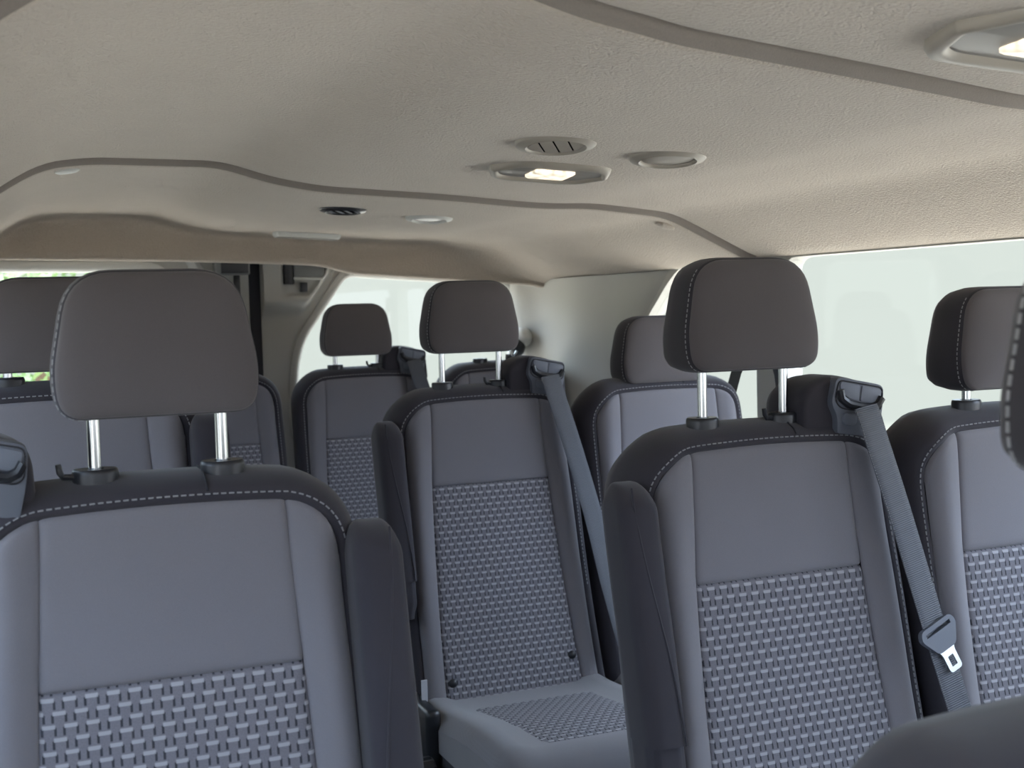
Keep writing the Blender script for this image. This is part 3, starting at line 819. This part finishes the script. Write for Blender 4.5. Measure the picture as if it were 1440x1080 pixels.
mb = MB(); mb.loft([[(x * .9, y * .72, h) for x, y, _ in o_(1, 0)] for h in (.013, .0165)], True, False, True); mb.build('lens', M['lampgray'], bar, sharp=50)
for (x, y), lb in (((.160, 2.668), 'small white clip on the left end of the roof seam'), ((1.525, 2.668), 'small beige clip on the right end of the roof seam')):
    mb = MB(); mb.loft([circ(.024, -.003, 24), circ(.024, .003, 24), circ(.018, .006, 24), circ(.003, .007, 24)], True, False, True)
    c = mb.build('trim_clip', M['trimlight'] if x < 1 else M['headliner']); place(c, x, y); tag(c, lb, 'clip')

# ------------------------------------------------------------------ outside
mb = MB(); mb.loft([circ(13, -.62, 64)] , True, True); g = mb.build('ground', M['concrete'], smooth=False); tag(g, kind='structure')
tr = empty('tree', (.35, 9.6, -.62)); tag(tr, 'green tree glimpsed through the top of the left rear window', 'tree')
mb = MB(); mb.tube([(0, 0, 0), (.02, 0, .6), (0, .03, 1.3), (.03, 0, 1.9)], [.11, .09, .07, .04], 10); mb.build('trunk', M['bark'], tr)
mb = MB()
for k in range(1700):
    a = random.uniform(0, 6.283); b = math.asin(random.uniform(-1, 1)); rad = random.uniform(.55, 1) ** .5
    p = Vector((1.0 * rad * math.cos(b) * math.cos(a), .8 * rad * math.cos(b) * math.sin(a), 1.75 + .75 * rad * math.sin(b)))
    u = Vector((random.gauss(0, 1), random.gauss(0, 1), random.gauss(0, 1))).normalized(); w = u.orthogonal().normalized(); s = random.uniform(.04, .08)
    mb.add([p - u * s, p - w * s * .5, p + u * s, p + w * s * .5], [(0, 1, 2, 3)])
mb.build('foliage', M['foliage'], tr, smooth=False)

# ------------------------------------------------------------------ world, sun, camera
w = bpy.data.worlds.new('sky'); scene.world = w; w.use_nodes = True; t = w.node_tree; bg = t.nodes['Background']
tc = N(t, 'ShaderNodeTexCoord'); sp = N(t, 'ShaderNodeSeparateXYZ'); t.links.new(tc.outputs['Generated'], sp.inputs[0])
mr = math_node(t, 'ADD', math_node(t, 'MULTIPLY', sp.outputs['Z'], .5), .5)
def ramp(stops):
    cr = N(t, 'ShaderNodeValToRGB'); t.links.new(mr, cr.inputs[0]); e = cr.color_ramp.elements
    e[0].position, e[0].color = stops[0][0], (*stops[0][1], 1); e[1].position, e[1].color = stops[-1][0], (*stops[-1][1], 1)
    for pos, c in stops[1:-1]: x_ = e.new(pos); x_.color = (*c, 1)
    return cr.outputs[0]
# sky shaped to light the cabin: dim band at window height, brighter in front
back = ramp([(0, (3.0, 2.8, 2.4)), (.42, (2.0, 1.9, 1.7)), (.452, (.42, .441, .425)), (.553, (.42, .441, .425)), (.62, (3.0, 3.5, 4.3)), (1, (4.5, 5.4, 7.))])
frnt = ramp([(0, (1.9, 1.8, 1.6)), (.45, (1.3, 1.2, 1.2)), (.52, (1.5, 1.55, 1.8)), (.62, (3.3, 3.8, 5.0)), (1, (4.5, 5.4, 7.))])
fk = N(t, 'ShaderNodeMapRange', interpolation_type='SMOOTHSTEP'); t.links.new(sp.outputs['Y'], fk.inputs[0])
fk.inputs[1].default_value = .15; fk.inputs[2].default_value = -.45; fk.inputs[3].default_value = 0; fk.inputs[4].default_value = 1
mx = N(t, 'ShaderNodeMix', data_type='RGBA'); t.links.new(fk.outputs[0], mx.inputs['Factor'])
t.links.new(back, [i for i in mx.inputs if i.name == 'A' and i.type == 'RGBA'][0]); t.links.new(frnt, [i for i in mx.inputs if i.name == 'B' and i.type == 'RGBA'][0])
t.links.new([o for o in mx.outputs if o.type == 'RGBA'][0], bg.inputs['Color']); bg.inputs['Strength'].default_value = 1.0
sun = bpy.data.lights.new('sun', 'SUN'); sun.energy = 6.0; sun.angle = R(1); sun.color = (1, .92, .82)
so = bpy.data.objects.new('sun', sun); COL.objects.link(so); so.location = (5, 3, 8)
so.rotation_euler = Vector((-.30, -.12, -1)).to_track_quat('-Z', 'Y').to_euler()

cam = bpy.data.cameras.new('camera'); co = bpy.data.objects.new('camera', cam); COL.objects.link(co); scene.camera = co
yaw, pit, rol = R(22.62), R(-3.52), R(-1.51)
fw_ = Vector((math.sin(yaw) * math.cos(pit), math.cos(yaw) * math.cos(pit), math.sin(pit))); r_ = Vector((math.cos(yaw), -math.sin(yaw), 0)); u_ = r_.cross(fw_)
r2 = r_ * math.cos(rol) + u_ * math.sin(rol); u2 = -r_ * math.sin(rol) + u_ * math.cos(rol)
co.matrix_world = Matrix(((r2.x, u2.x, -fw_.x, 0), (r2.y, u2.y, -fw_.y, 0), (r2.z, u2.z, -fw_.z, 1.21), (0, 0, 0, 1)))
cam.sensor_width = 36; cam.lens = 1758.25 / 1440 * 36; cam.clip_start = .02
cam.dof.use_dof = True; cam.dof.focus_distance = 1.9; cam.dof.aperture_fstop = 9.
scene.cycles.max_bounces = 10; scene.cycles.diffuse_bounces = 6; scene.cycles.transparent_max_bounces = 12
vs = scene.view_settings; vs.view_transform = 'Standard'; vs.look = 'None'; vs.gamma = 1; vs.exposure = 0.95; vs.use_curve_mapping = False
